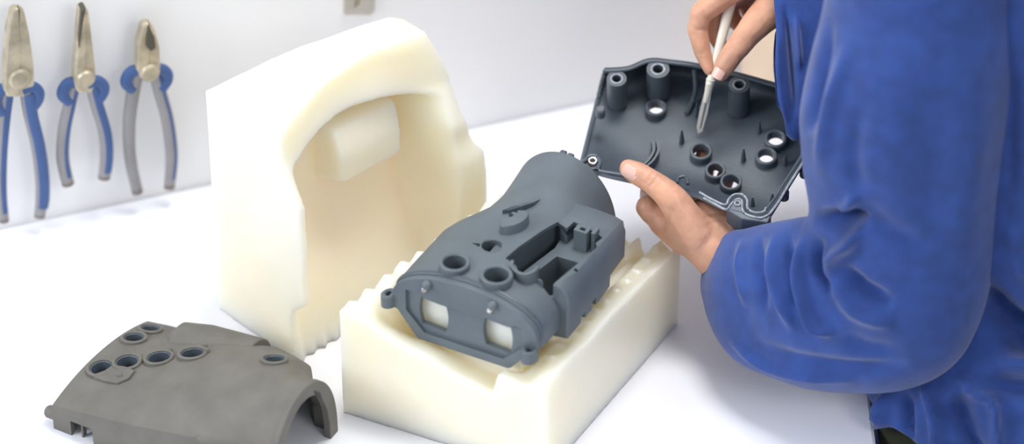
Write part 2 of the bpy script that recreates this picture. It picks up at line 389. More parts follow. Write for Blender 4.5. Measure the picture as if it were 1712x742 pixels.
# seam line of faceplate + faceplate
fp = [(.0006, .038), (0, .031), (.006, .027), (.0234, .0045), (.026, .002), (.1145, .002), (.118, .0045), (.136, .028), (.1435, .033), (.1429, .038)]
cr = [(.1435 * (1 - i / 18), .060 + .0175 * (1 - (2 * (i / 18) - 1) ** 2)) for i in range(1, 18)]
cr = [(.07175 + (u - .07175) * .992, z - .0015) for u, z in arch(0, .1435, .030, .060, .077, 0, 60)[::-1] if z > .040]
out = fp + cr
def fpt(px, py):
    q = HM.inverted() @ onplane(px, py, HM @ V((0, -.005, 0)), (HM.to_3x3() @ V((0, 1, 0))).normalized()); return q.x, q.z
def faceprism(pts, v0, v1): return prism([Hc(u, v0, z) for u, z in pts], (HM.to_3x3() @ V((0, v1 - v0, 0))))
def rrect(u0, u1, z0, z1, r, n=5, bul=0):
    P = []
    for cx, cz, a0_ in ((u1 - r, z1 - r, 0), (u0 + r, z1 - r, 90), (u0 + r, z0 + r, 180), (u1 - r, z0 + r, 270)):
        for k in range(n + 1):
            a = math.radians(a0_ + 90 * k / n); P.append((cx + r * math.cos(a), cz + r * math.sin(a)))
    return P
rec = [(.014, .052), (.014, .030), (.032, .0105), (.110, .0105), (.1285, .030), (.1285, .051), (.121, .051), (.117, .0475), (.100, .0475), (.0445, .0475), (.031, .049), (.030, .052)]
def win(c, s):
    P = []
    for k in range(9):
        z = -1 + 2 * k / 8; P.append((c + .0115 + .0028 * (1 - z * z), .0325 + .0155 * z - .0008))
    for k in range(9):
        z = 1 - 2 * k / 8; P.append((c - .0115 - .0028 * (1 - z * z), .0325 + .0155 * z + .0008))
    return P
fm = [DIFF(faceprism(rec, -.02, -.0028))] + [DIFF(faceprism(win(c, 1), -.02, .03)) for c in (.0400, .1030)]
fme = evalmesh(faceprism(out, -.0062, .0022), fm)
fpl = obj('faceplate', fme, M['plast'], H, angle=30, bev=.0009)
# bead along the top seam
seam = [Hc(u, .0036, z + .0012) for u, z in cr]
obj('seam_bead', tube(seam, .0016, 8), M['plastd'], H)
# recess step block (the raised upper right tab)
for u_, z_ in (fpt(716, 474), fpt(826, 508)):
    s = obj('screw', lathe(Hc(u_, -.006, z_), HM.to_3x3() @ V((0, -1, 0)), [(.0042, -.003), (.0042, .002), (.0035, .0038), (.002, .005), (.0006, .0054)], 20), M['plast'], H, parent=None, label='round screw dome')
    obj('pin', lathe(Hc(u_ - .0030, -.0062, z_ - .0062), HM.to_3x3() @ V((0, -1, 0)), [(.0024, -.003), (.0024, .0018), (.0015, .003)], 16), M['metal'], H, parent=s, label='small shiny pin')
# ears
for u_, z_, s in ((.0005, .0345, -1), (.1350, .0275, 1)):
    cpt = Hc(u_ - .004 if s < 0 else u_ + .002, -.0085 if s > 0 else -.004, z_ - .006)
    e = ringm(cpt, Z, .0028, .0062, 0, .0115, 20, sx=1.25)
    boxm(HM, u_ - .003, u_ + .004, -.0065, 0, z_ - .006, z_ + .005, bm=e)
    obj('screw_ear', e, M['plast'], H)
# rings round the holes
for (x, y, rr) in ((760, 431, .0100), (830, 452, .0108)):
    u, v = hu(x, y, .080); cb_ = ringm(Hc(u, v, .066), Z, rr * .93, rr * .93 + .0034, 0, .0150); lathe(Hc(u, v, .060), Z, [(rr, 0), (rr, .003)], 24, bm=cb_); obj('collar', cb_, M['plast'], H)
u, v = hu(822, 403, .076); cb_ = ringm(Hc(u, v, .060), Z, .0082, .0098, 0, .0158); lathe(Hc(u, v, .056), Z, [(.009, 0), (.009, .003)], 24, bm=cb_); obj('collar', cb_, M['plast'], H, label='low thin collar with a pointed tail')
# hook rib
c = [hu(x, y, .080) for x, y in ((857, 428), (856, 438), (864, 447), (878, 451), (893, 446), (899, 438))]
hk = smoothpts([Hc(a, b, 0) for a, b in c], 5); rings = []
for i, p in enumerate(hk):
    t = (hk[min(i + 1, len(hk) - 1)] - hk[max(i - 1, 0)]).normalized(); nn = V((t.y, -t.x, 0)) * .0014
    rings.append([V((*(p + nn).xy, HZ + .062)), V((*(p + nn).xy, HZ + .0765)), V((*(p - nn).xy, HZ + .0765)), V((*(p - nn).xy, HZ + .062))])
obj('hook_rib', loft(rings), M['plast'], H, bev=.0006)
# oval boss with keyhole
u, v = hu(860, 349, .090)
ob = lathe(Hc(u, v, .066), Z, [(.0088, 0), (.0082, .018), (.0076, .0192)], 32, sx=1.75, ax=HM.to_3x3() @ V((.35, 1, 0)))
ob = evalmesh(ob, [DIFF(lathe(Hc(*hu(853, 351, .0855), .078), Z, [(.0028, 0), (.0028, .02)], 16)), DIFF(prism([Hc(*hu(x, y, .0855), .080) for x, y in ((862, 338), (867, 348), (857, 346))], Z * .01))])
obj('oval_boss', ob, M['plast'], H, bev=.0005)
# fin above the boss
f = [hu(846, 338, .082), hu(866, 334, .083), hu(886, 326, .084), hu(903, 316, .084)]
rg = []
for (a, b), wd_, hh in zip(f, (.0030, .0038, .0026, .0003), (.001, .004, .0035, .0006)):
    zz = .0785; rg.append([Hc(a - wd_, b - wd_ * .5, zz - .006), Hc(a - wd_, b - wd_ * .5, zz + hh), Hc(a + wd_, b + wd_ * .5, zz + hh), Hc(a + wd_, b + wd_ * .5, zz - .006)])
obj('fin', loft(rg), M['plastd'], H, smooth=False, bev=.0004)
# clip on the ledge
cb = boxm(HM, 0, .0001, 0, .0001, 0, .0001); cb.free()
u, v = hu(974, 382, .072)
cm = evalmesh(boxm(HM, u - .0065, u + .0065, v - .005, v + .004, .050, .0775), [DIFF(boxm(HM, u - .002, u + .003, v - .0025, v + .002, .070, .09))])
obj('clip', cm, M['plast'], H, smooth=False, bev=.0006)
obj('clip', boxm(HM, u + .0085, u + .0125, v - .001, v + .009, .050, .0765), M['plast'], H, smooth=False, bev=.0006)
# rib on the box face (edge line at the step)
# neck lugs and hinge knuckle
for x, y, zz in ((930, 262, .079), (945, 264, .078)):
    u, v = hu(x, y, zz); obj('lug', boxm(HM, u - .003, u + .003, .192, .206, zz - .008, zz + .003), M['plastd'], H, smooth=False, bev=.001)

# ================================================================== foreground shell
GO = onz(90, 716); GA = -math.radians(27.4)
GM = Matrix.Translation(GO) @ Matrix.Rotation(GA, 4, 'Z')
G = Root('plastic_housing_cover', 'brownish grey domed plastic cover lying hollow side down at the lower left', 'housing', GO, GA)
def Gc(l, w_, z): return GM @ V((l, w_, z))
# stations: l, front w, back w, front crease z, crown z, back z, ring blend
GS = [(0.0, .0, .148, .024, .029, .010, 0), (.02, -.001, .150, .027, .033, .011, 0), (.05, -.002, .150, .031, .039, .013, 0), (.09, -.002, .150, .036, .051, .022, .0), (.13, -.001, .148, .042, .062, .028, .1),
      (.150, .0, .143, .048, .068, .030, .25), (.170, .001, .136, .052, .073, .030, .45), (.180, .002, .118, .054, .077, .03, .8), (.190, .002, .108, .05, .078, .03, 1), (.208, .002, .105, .05, .080, .03, 1)]
def gsec(st, off=0, n=48):
    l, wf, wb, zf, zc, zbk, nk = st; out = []
    for i in range(n + 1):
        t = i / n
        # body polyline: foot, crease, crown curve, back crease, foot
        pts = [(0, (wf + off, 0)), (.14, (wf + .001 + off, zf - off)), (.17, (wf + .003 + off, zf + .002 - off))]
        if t <= .14: b = (wf + off, (zf - off) * t / .14)
        elif t >= .86: b = (wb - off, (zbk - off) * (1 - t) / .14)
        else:
            x = (t - .14) / .72; ww = lerp(wf + off, wb - off, x)
            zz = lerp(zf, zbk, x) + (zc - lerp(zf, zbk, .5)) * (1 - abs(2 * x - 1) ** 2.1)
            b = (ww, zz - off)
        a = math.pi * (1 - t); c = (wf + wb) / 2; hw = (wb - wf) / 2 - off
        k = (c + hw * math.cos(a), (zc - off) * (math.sin(a) ** .8 if 0 < t < 1 else 0))
        out.append((lerp(b[0], k[0], nk), lerp(b[1], k[1], nk)))
    return out
def gloft(off, sts, l0=None, l1=None, zlow=0):
    rings = []
    for s in sts:
        l = s[0]
        if l0 is not None and s is sts[0]: l = l0
        if l1 is not None and s is sts[-1]: l = l1
        rings.append([Gc(l, a, z if z > .001 else zlow) for a, z in gsec(s, off)])
    fine = []
    for a, b in zip(rings, rings[1:]):
        for k in range(4): fine.append([lerp(p, q, k / 4) for p, q in zip(a, b)])
    fine.append(rings[-1]); return loft(fine)
def gz(l, w_):
    for s0, s1 in zip(GS, GS[1:]):
        if l <= s1[0]:
            t = (l - s0[0]) / (s1[0] - s0[0]); S = tuple(lerp(a, b, t) for a, b in zip(s0, s1)); break
    else: S = GS[-1]
    P = gsec(S); best = min(P, key=lambda p: abs(p[0] - w_) + (1 if p[1] < .015 else 0)); return best[1]
def gl(px, py):
    z = .05
    for _ in range(8):
        p = GM.inverted() @ onz(px, py, z); z = lerp(z, gz(p.x, p.y), .6)
    return p.x, p.y, z
mods = [DIFF(gloft(.0055, GS[1:], .006, .23, -.01))]
holes = [(170, 617, .0098), (213, 607, .0098), (266, 600, .0100), (322, 593, .0098), (459, 604, .0088), (224, 567, .0086), (251, 551, .0080)]
HL = [(*gl(x, y), r_) for x, y, r_ in holes]
def gn(l, w_):
    e = .004; dzl = (gz(min(l + e, .21), w_) - gz(max(l - e, 0), w_)) / (2 * e); dzw = (gz(l, w_ + e * 2) - gz(l, w_ - e * 2)) / (4 * e)
    return (GM.to_3x3() @ V((-dzl * .6, -dzw * .8, 1))).normalized()
for l, w_, z, r_ in HL:
    n_ = gn(l, w_); mods.append(DIFF(lathe(Gc(l, w_, z) - n_ * .02, n_, [(r_, 0), (r_, .05)], 30)))
mods.append(DIFF(boxm(GM, .018, .040, -.02, .008, -.01, .0155)))          # front notch
gmesh = evalmesh(gloft(0, GS), mods)
obj('shell', gmesh, M['plast2'], G, angle=40, bev=.0008)
for l, w_, z, r_ in HL:
    n_ = gn(l, w_); P = Gc(l, w_, z)
    bm = ringm(P, n_, r_, r_ + .0030, -.004, .0032)
    obj('collar', bm, M['plast2'], G)
    obj('inner_collar', ringm(P, n_, r_ - .0012, r_ + .0002, -.016 if r_ > .0093 or l > .1 else -.004, .0015), M['plastd'], G)
# flange plate joining the two front holes, small nibs
(l0, w0, z0, _), (l1, w1, z1, _) = HL[0], HL[1]
n_ = gn((l0 + l1) / 2, (w0 + w1) / 2)
pts = [gl(x, y) for x, y in ((150, 626), (158, 634), (178, 640), (197, 643), (216, 635), (226, 622), (212, 616), (190, 612), (176, 622), (160, 628))]
bm = prism([Gc(a, b, c) - n_ * .002 for a, b, c in pts], n_ * .0044)
obj('flange', bm, M['plast2'], G, smooth=False, bev=.001)
for x, y in ((284, 588), (342, 581), (346, 588), (201, 631)):
    a, b, c = gl(x, y); obj('nib', lathe(Gc(a, b, c) - Z * .002, gn(a, b), [(.0020, 0), (.0018, .0045), (.0012, .0055)], 12, sx=1.7, ax=GM.to_3x3() @ V((1, 0, 0))), M['plast2'], G)
# lip of the arch end
lip = [Gc(.2165, a, max(z, .001)) for a, z in gsec(GS[-1], .0025)]
rings = []
S = GS[-1]; o1 = gsec(S, -.0008); i1 = gsec(S, .0115)
b_ = loft([[Gc(.204, a, max(z, 0)) for a, z in o1] + [Gc(.204, a, max(z, 0)) for a, z in i1[::-1]], [Gc(.2105, a, max(z, 0)) for a, z in o1] + [Gc(.2105, a, max(z, 0)) for a, z in i1[::-1]]])
b_ = evalmesh(b_, [DIFF(prism([Gc(.19, .080, .060), Gc(.19, .084, .048), Gc(.19, .0755, .056), Gc(.19, .070, .0685)], GM.to_3x3() @ V((.04, 0, 0))))])
obj('arch_lip', b_, M['plast2'], G, angle=40, bev=.0012)
# inner pillar seen through the arch
obj('inner_pillar', lathe(Gc(.150, .070, 0), Z, [(.020, .001), (.021, .060)], 30), M['plastd'], G)
# end knob and foot
P = Gc(-.004, .006, .011); obj('end_knob', lathe(P, GM.to_3x3() @ V((-1, 0, 0)), [(.0055, -.004), (.0055, .004), (.004, .006)], 16), M['plast2'], G)
obj('rib', boxm(GM, .027, .0285, .001, .006, .0005, .017), M['plast2'], G, smooth=False)
P = gl(436, 577)
obj('raised_back', evalmesh(lathe(Gc(.121, .125, .017), GM.to_3x3() @ V((1, -.0, .02)), [(.010, -.085), (.021, -.075), (.0255, -.05), (.0275, -.001), (.0265, .000)], 40), [DIFF(boxm(GM, -.1, .3, .0, .3, -.05, .0005))]), M['plast2'], G)

# ================================================================== held shell
KP = V((.072, -.112, .158)); KN = V((-.04, -.30, .95)).normalized()
def K(px, py, dep=0.0): return onplane(px, py, KP - KN * dep, KN)
KB = smoothpts([(x, y, 0) for x, y in ((1011, 119), (1050, 116), (1085, 103), (1120, 105), (1170, 112), (1240, 128), (1320, 150), (1405, 170))], 12)
KF = smoothpts([(x, y, 0) for x, y in ((972, 274), (1006, 289), (1062, 302), (1120, 314), (1168, 326), (1212, 346), (1250, 356), (1282, 364))], 12)
KR = K(1352, 215)
K = Root('plastic_housing_cover', 'dark blue grey plastic cover held by hand with its ribbed inside facing up', 'housing', KP - Z * .03) if False else K
KRt = Root('plastic_housing_cover', 'dark blue grey plastic cover held in the left hand, its pegged inside facing up', 'housing', K(1150, 230, .05))
def samp(P, s):
    x = s * (len(P) - 1); i = min(int(x), len(P) - 2); return lerp(P[i], P[i + 1], x - i)
DEP = .036
def kd(s, t):
    pw = lerp(2.1, 9.0, ss(.05, .45, s)); x = abs(2 * t - 1)
    d = (1 - min(1, x) ** pw) ** (1 / lerp(2.0, 2.6, ss(.0, .4, s)))
    end = (1 - ss(.965, 1.0, s) ** 1.0)
    dd = DEP * lerp(1.05, 1.0, s) * d * end
    # gentle rise in the neck part of the floor
    return dd
def kp(s, t, inset=0.0):
    b = samp(KB, s); f = samp(KF, s); q = lerp(b, f, t)
    return K(q.x, q.y, kd(s, t))
NS, NT = 260, 200
kholes = [(1097, 186, .0066), (1172, 259, .0068), (1196, 291, .0062), (1222, 310, .0066), (1281, 267, .0068), (1297, 238, .0070)]
def kfloor(px, py): return K(px, py, DEP * .985)
def tmap(j): return .5 - .5 * math.cos(math.pi * j / NT)
def smap(i):
    x = i / NS; return x if x < .9 else 1 - .1 * ((1 - x) / .1) ** 1.5
bm = bmesh.new(); G_ = [[bm.verts.new(kp(smap(i), tmap(j))) for j in range(NT + 1)] for i in range(NS + 1)]
HC = [(kfloor(x, y), r_) for x, y, r_ in kholes]
def inhole(c):
    for P, r_ in HC:
        d = c - P
        if (d - KN * d.dot(KN)).length < r_ + .0008: return True
for i in range(NS):
    for j in range(NT):
        q = (G_[i][j], G_[i][j + 1], G_[i + 1][j + 1], G_[i + 1][j])
        if not inhole((q[0].co + q[2].co) / 2): bm.faces.new(q)
bmesh.ops.delete(bm, geom=[v for v in bm.verts if not v.link_faces], context='VERTS')
bm.normal_update()
if sum(f.normal.dot(KN) for f in bm.faces) < 0: bmesh.ops.reverse_faces(bm, faces=bm.faces[:])
kme = evalmesh(bm, [('SOLIDIFY', dict(thickness=.003, offset=-1))])
ksh = obj('shell', kme, M['plastd'], KRt, angle=45)
for x, y, r_ in kholes:
    obj('collar', ringm(kfloor(x, y) - KN * .003, KN, r_, r_ + .0027, 0, .0095), M['plastd'], KRt)
# rim bead round the three closed sides (double ridge)
def rimline(pts, r_=.0013, lift=.0, m='plastd', name='rim_ridge', **kw):
    return obj(name, tube(smoothpts([K(x, y, -lift) for x, y in pts], 6), r_, 8), M[m], KRt, **kw)
rimline([(972, 272), (978, 268), (984, 262), (993, 260), (1000, 264), (1003, 272), (1000, 280), (1003, 286), (1030, 291), (1062, 297), (1072, 300)], .0017)
rimline([(1169, 321), (1190, 333), (1212, 342), (1219, 332), (1228, 325), (1241, 325), (1249, 334), (1250, 348), (1262, 355), (1276, 354), (1281, 347)], .0010, .001, 'rimw', label='scraped pale ridge')
rimline([(1176, 331), (1196, 341), (1214, 350), (1223, 340), (1232, 333), (1240, 335), (1242, 352), (1252, 360), (1272, 364), (1286, 358)], .0010, .0, 'rimw', label='scraped pale ridge')
rimline([(1286, 358), (1300, 340), (1318, 310), (1345, 268), (1362, 240)], .0012, .0, 'rimw', label='scraped pale ridge')
rimline([(1281, 350), (1296, 330), (1313, 303), (1338, 264), (1352, 240)], .0012, .001)
rimline([(1010, 119), (1050, 116), (1085, 103), (1120, 105), (1170, 112), (1240, 128), (1320, 150), (1400, 170)], .0016)
# end arc edge thickening
obj('end_lip', tube([kp(0.004, j / 30) for j in range(31)], .0022, 8), M['plastd'], KRt)
# flat land at the front right corner with screw hole
c = [K(x, y, .0005) for x, y in ((1214, 350), (1226, 338), (1238, 338), (1243, 356), (1272, 366), (1290, 358), (1284, 372), (1240, 366))]
obj('corner_land', prism(c, -KN * .022), M['plastd'], KRt, smooth=False, bev=.001)
obj('screw_hole_ring', ringm(K(1233, 341, .001), KN, .0016, .0030, 0, .002), M['rimw'], KRt, label='pale ring round a screw hole')
obj('screw_hole_ring', ringm(K(991, 270, .001), KN, .0020, .0042, -.008, .002), M['metal'], KRt, label='metal hinge eyelet')
obj('hinge_lug', lathe(K(990, 271, .002), -KN, [(.0075, 0), (.0075, .012), (.006, .014)], 20), M['plastd'], KRt)
# side tabs
for x, y in ((1311, 326), (1345, 288), (1004, 188)):
    obj('side_tab', lathe(K(x, y, .010), KN, [(.0042, -.004), (.0042, .004), (.003, .0055)], 16), M['plastd'], KRt)
# bosses along back wall
for x, y, r_, h in ((1031, 128, .0085, .032), (1100, 112, .0098, .032), (1236, 138, .0090, .034)):
    P = K(x, y + 4, .0005)
    bm = evalmesh(lathe(P, -KN, [(r_, -.0005), (r_ * 1.05, h)], 26), [DIFF(lathe(P + KN * .002, -KN, [(r_ * .45, -.001), (r_ * .45, .012)], 16))])
    obj('screw_boss', bm, M['plastd'], KRt)
    obj('boss_rim', ringm(P, KN, r_ * .48, r_ * .66, 0, .001), M['rimw'], KRt, label='pale worn rim')
# ribs on the back wall
for pts, h in (([(1160, 118), (1162, 148), (1150, 172)], .03), ([(1138, 206), (1142, 216)], .0)):
    pass
rg = smoothpts([K(1161, 116, .004), K(1163, 148, .020), K(1158, 168, .032), K(1148, 190, .0345)], 6)
obj('rib', tube(rg, .0022, 8), M['plastd'], KRt)
# pegs
for x, y in ((1140, 236), (1165, 192), (1243, 267), (1269, 220), (1312, 274), (1291, 338), (1258, 348)):
    P = kfloor(x, y); s_ = 1 if x < 1290 else .8
    obj('peg', lathe(P - KN * .001, KN, [(.0024, 0), (.0020, .006), (.0006, .017 * s_)], 10), M['plastd'], KRt)
# curved rib on the left of the floor, and loop near thumb
cr_ = smoothpts([kfloor(1098, 245), kfloor(1101, 262), kfloor(1093, 278), kfloor(1080, 290)], 6)
for dx in (0, .004):
    rings = []
    for p in cr_:
        p = p - RT * dx; rings.append([p + RT * .001 - KN * .001, p + RT * .001 + KN * .010, p - RT * .001 + KN * .010, p - RT * .001 - KN * .001])
    obj('curved_rib', loft(rings), M['plastd'], KRt, smooth=False)
lp = smoothpts([K(x, y, .012) for x, y in ((1132, 306), (1134, 299), (1141, 295), (1148, 298), (1150, 308))], 5)
obj('loop_rib', tube(lp, .0016, 8), M['plastd'], KRt)

# ================================================================== scalpel / scraper
tipP = K(1168, 224, DEP * .93); hd = W(1192, 122, 0); 
def depth(p): return (p - CAM).dot(FW)
dT = depth(tipP); dG = dT - .040; dE = dT - .085
SR = Root('scraper_knife', 'slim ivory handled scraping knife pinched by the hand above the held cover', 'knife', tipP)
Ha = W(1188, 134, dG + .010); Hb = W(1222, 4, dG + .004); hx = (Hb - Ha).normalized()
obj('handle', tube([Ha - hx * .004, Ha, Ha + hx * .02, lerp(Ha, Hb, .6), Hb, Hb + hx * .012], [.0026, .0033, .0036, .0042, .0046, .0030], 16, flat=.75, n=FW), M['ivory'], SR)
bt = (Ha - tipP); bl = bt.length; bt.normalize(); sd = bt.cross(FW).normalized()
obj('blade', prism([tipP + sd * .0006, tipP + bt * .006 + sd * .0030, tipP + bt * .022 + sd * .0036, Ha + sd * .0026, Ha - sd * .0026, tipP + bt * .022 - sd * .0034, tipP + bt * .003 - sd * .0024], -FW * .0012), M['blade'], SR, smooth=False)
obj('ferrule', tube([tipP + bt * (bl * .60) - FW * .0005, Ha + hx * .001], [.0022, .0040], 12, flat=.8, n=FW), M['ivory'], SR)
obj('blade_ridge', tube([tipP + bt * .006 - FW * .0013, tipP + bt * (bl * .7) - FW * .0016], [.0005, .0010], 8), M['metal'], SR)

def polydist(px, py, pts):
    best = 1e9; bu = 0; n = len(pts) - 1
    for k, ((x0, y0), (x1, y1)) in enumerate(zip(pts, pts[1:])):
        dx, dy = x1 - x0, y1 - y0; t = max(0, min(1, ((px - x0) * dx + (py - y0) * dy) / (dx * dx + dy * dy)))
        d = math.hypot(px - x0 - dx * t, py - y0 - dy * t)
        if d < best: best = d; bu = (k + t) / n
    return best, bu
def folds(me, fl, amp=1.0, nz=.0016, nsc=14):
    """fl: list of (polyline on the cloth, width, height)"""
    FL_ = [([(p.x, p.y) for p in smoothpts([(a, b, 0) for a, b in f[0]], 4)], f[1], f[2]) for f in fl]
    me.update(); N = [v.normal.copy() for v in me.vertices]
    bb = [(min(p[0] for p in f[0]) - 2.5 * f[1], max(p[0] for p in f[0]) + 2.5 * f[1], min(p[1] for p in f[0]) - 2.5 * f[1], max(p[1] for p in f[0]) + 2.5 * f[1]) for f in fl]
    for v, n in zip(me.vertices, N):
        c = v.co; d = nz * noise.noise(c * nsc) + nz * .5 * noise.noise(c * nsc * 2.7)
        facing = -n.dot(FW)
        if facing > -.2:
            x, y = proj(c); fc = ss(-.2, .25, facing)
            for (pts, wdt, hgt), b in zip(FL_, bb):
                if b[0] < x < b[1] and b[2] < y < b[3]:
                    q, u_ = polydist(x, y, pts); q /= wdt
                    if q < 2.5: d += fc * hgt * math.exp(-q * q) * ss(0, .45, u_) * ss(0, .35, 1 - u_)
        v.co = c + n * d * amp
# ================================================================== person
PR = Root('person', 'person in a blue work jacket holding a dark cover and a slim knife', 'person', (.47, -.15, -.9))
def chain(bm, pts, step=.22):
    """pts: (point, radius)"""
    for (p, r0), (q, r1) in zip(pts, pts[1:]):
        L = (q - p).length; n = max(2, int(L / (min(r0, r1) * step)))
        for k in range(n + 1):
            t = k / n; c = lerp(p, q, t); r_ = lerp(r0, r1, t)
            bmesh.ops.create_icosphere(bm, subdivisions=2, radius=r_, matrix=Matrix.Translation(c))
def R(px): return px / 1875 * .945
bm = bmesh.new()
# left hand (thumb on top of the cover's edge, fingers spread below it)
rimd = depth(K(1060, 299)); tD = rimd - .013
TH_ = [(W(1163, 392, tD + .004), R(33)), (W(1128, 337, tD - .003), R(27)), (W(1112, 320, tD - .004), R(24)), (W(1086, 301, tD - .003), R(20.5)), (W(1066, 290, tD - .001), R(20.0)), (W(1051, 282, tD + .001), R(16.5))]
chain(bm, TH_)
wr = W(1212, 440, tD + .012)
chain(bm, [(W(1150, 380, tD + .012), R(40)), (W(1185, 412, tD + .012), R(41)), (wr, R(43))])
chain(bm, [(W(1190, 385, tD + .018), R(38)), (W(1225, 425, tD + .018), R(40))])
chain(bm, [(W(1108, 372, tD + .024), R(24)), (W(1150, 395, tD + .018), R(35))])
chain(bm, [(W(1175, 352, tD + .016), R(22)), (W(1215, 385, tD + .02), R(32))])
# palm slab deeper
KU = -KN     # fingers lie under the floor of the cover
def under(px, py, d=.0): return K(px, py, DEP + .003 + d)
fing = []
mc = [W(1092, 352, tD + .030), W(1118, 352, tD + .050), W(1146, 356, tD + .066), W(1172, 366, tD + .078)]
tips = [((1090, 330), (1092, 268), (1100, 222)), ((1128, 332), (1140, 262), (1148, 210)), ((1162, 338), (1180, 270), (1188, 222)), ((1194, 346), (1216, 292), (1226, 256))]
for i, (m0, tp) in enumerate(zip(mc, tips)):
    r_ = (.0108, .0112, .0105, .0090)[i]
    chain(bm, [(wr, R(30)), (m0, r_ * 1.18)])
    p1 = under(*tp[0], r_ * 1.15 + .004); p2 = under(*tp[1], r_ * 1.1); p3 = under(*tp[2], r_ * 1.0)
    if i == 0: chain(bm, [(W(1083, 347, tD + .026), .0108), (m0, r_ * 1.1)])
    chain(bm, [(m0, r_ * 1.12), (p1, r_), (p2, r_ * .9), (p3, r_ * .8)])
for a_, b_ in zip(mc, mc[1:]): chain(bm, [(a_, .012), (b_, .012)])
# left arm
elb = W(1510, 545, 2.93); sho = W(1560, -90, 2.80)
chain(bm, [(wr, R(43)), (lerp(wr, elb, .45), .033), (elb, .040), (lerp(elb, sho, .5), .045), (sho, .055)])
# right hand
rD = dG
th = [(W(1305, 2, rD - .006), R(34)), (W(1268, 36, rD - .008), R(27)), (W(1246, 62, rD - .010), R(22.5)), (W(1226, 88, rD - .011), R(20.5)), (W(1213, 108, rD - .009), R(19)), (W(1205, 121, rD - .007), R(15.5))]
chain(bm, th)
ix = [(W(1262, -40, rD - .012), R(27)), (W(1222, -16, rD - .004), R(23)), (W(1172, 22, rD + .002), R(19.5)), (W(1166, 48, rD + .006), R(18.5)), (W(1174, 85, rD + .010), R(15.5)), (W(1187, 116, rD + .010), R(11.5))]
chain(bm, ix)
md_ = [(W(1280, -50, rD + .010), R(27)), (W(1234, -20, rD + .018), R(22)), (W(1196, 20, rD + .022), R(18)), (W(1194, 52, rD + .022), R(16.5)), (W(1206, 80, rD + .018), R(13))]
chain(bm, md_)
rn = [(W(1295, -50, rD + .030), R(26)), (W(1250, -20, rD + .038), R(20)), (W(1216, 10, rD + .042), R(16.5)), (W(1226, 34, rD + .036), R(15)), (W(1244, 48, rD + .028), R(13))]
chain(bm, rn)
pk = [(W(1305, -50, rD + .046), R(23)), (W(1268, -20, rD + .054), R(17)), (W(1240, 6, rD + .056), R(14)), (W(1252, 24, rD + .048), R(12.5))]
chain(bm, pk)
pal = W(1300, -35, rD + .014)
chain(bm, [(pal, R(40)), (W(1360, -30, rD - .002), R(38)), (W(1420, -30, rD - .008), R(38))])
for c_ in (ix, md_, rn, pk): chain(bm, [(c_[0][0], R(24)), (W(1340, -30, rD + .006), R(34))])
relb = W(1600, 60, rD + .10); rsho = V((.52, .08, .50))
chain(bm, [(W(1420, -30, rD - .008), R(38)), (relb, .040), (rsho, .055)])
# trunk under the jacket
chain(bm, [(V((.47, -.15, -.12)), .08), (V((.50, -.15, .10)), .085), (V((.50, -.14, .42)), .085)], .35)
chain(bm, [(sho, .055), (V((.50, -.14, .44)), .07), (rsho, .055)], .35)
me = evalmesh(bm, [('REMESH', dict(mode='VOXEL', voxel_size=.00165)), ('SMOOTH', dict(factor=.5, iterations=6))])
CRS = [([(1206, 73), (1222, 78), (1240, 90)], 2.2, -.0005), ([(1210, 67), (1228, 73), (1245, 84)], 2.2, -.0005), ([(1203, 80), (1218, 86), (1234, 97)], 2.0, -.0004), ([(1152, 42), (1168, 50), (1184, 50)], 2.2, -.0006), ([(1160, 88), (1170, 90), (1182, 88)], 2.0, -.0004),
       ([(1074, 312), (1086, 298), (1094, 284)], 2.2, -.0005), ([(1082, 316), (1093, 304), (1102, 290)], 2.2, -.0005), ([(1168, 372), (1195, 356), (1228, 362)], 2.4, -.0005), ([(1176, 382), (1200, 368), (1232, 372)], 2.4, -.0005), ([(1098, 385), (1118, 360), (1124, 345)], 5, -.0009)]
folds(me, CRS, amp=1.6, nz=.0003, nsc=60)
body = obj('body', me, M['skin'], PR, angle=180)
# nails
def nail(c0, tip, r_, off, wid, ln, view):
    """curved nail plate on a finger from c0 to tip"""
    d = (tip - c0).normalized(); up = (view - d * view.dot(d)).normalized(); sd = d.cross(up)
    def pt(a, b, h):
        ang = a * wid; return tip + d * (b * ln + off) + up * (math.cos(ang) * r_ + h - .0002) + sd * (math.sin(ang) * r_)
    def shp(a, b): return b * (1 - .25 * a * a) if b > 0 else b * (1 - .3 * a * a)
    return grid_solid(lambda a, b: pt(2 * a - 1, shp(2 * a - 1, 2 * b - 1), .0005), lambda a, b: pt(2 * a - 1, shp(2 * a - 1, 2 * b - 1), -.0012), 10, 10)
obj('thumbnail', nail(TH_[3][0], TH_[5][0], R(18.6), -.0040, .62, .0072, (-FW - UP * .35 + RT * .1)), M['nail'], PR)
obj('thumbnail', nail(th[3][0], th[5][0], R(16.0), -.001, .66, .0066, (-FW * .9 + UP * .1 - RT * .15)), M['nail'], PR)

# ------------------------------------------------------------------ jacket
def ringtube(sts, k=.9, seg=72, sub=8, flatpow=2.0):
    """sts: (Bx,By,Ax,Ay,depth,minor scale) silhouette pairs -> rings"""
    A = smoothpts([(s[2], s[3], 0) for s in sts], sub); B = smoothpts([(s[0], s[1], 0) for s in sts], sub); Dp = smoothpts([(s[4], s[5], 0) for s in sts], sub)
    C = []; Mj = []
    for a, b, d in zip(A, B, Dp):
        pa = W(a.x, a.y, d.x); pb = W(b.x, b.y, d.x); C.append((pa + pb) / 2); Mj.append((pa - pb) / 2)
    rings = []
    for i in range(len(C)):
        t = (C[min(i + 2, len(C) - 1)] - C[max(i - 2, 0)]).normalized()
        m = Mj[i].cross(t).normalized() * Mj[i].length * k * Dp[i].y
        rings.append([C[i] + Mj[i] * math.cos(2 * math.pi * j / seg) + m * math.sin(2 * math.pi * j / seg) for j in range(seg)])
    return rings
def addrings(rings, thick=.0022, caps=False):
    bm = loft(rings, caps=False); return bm
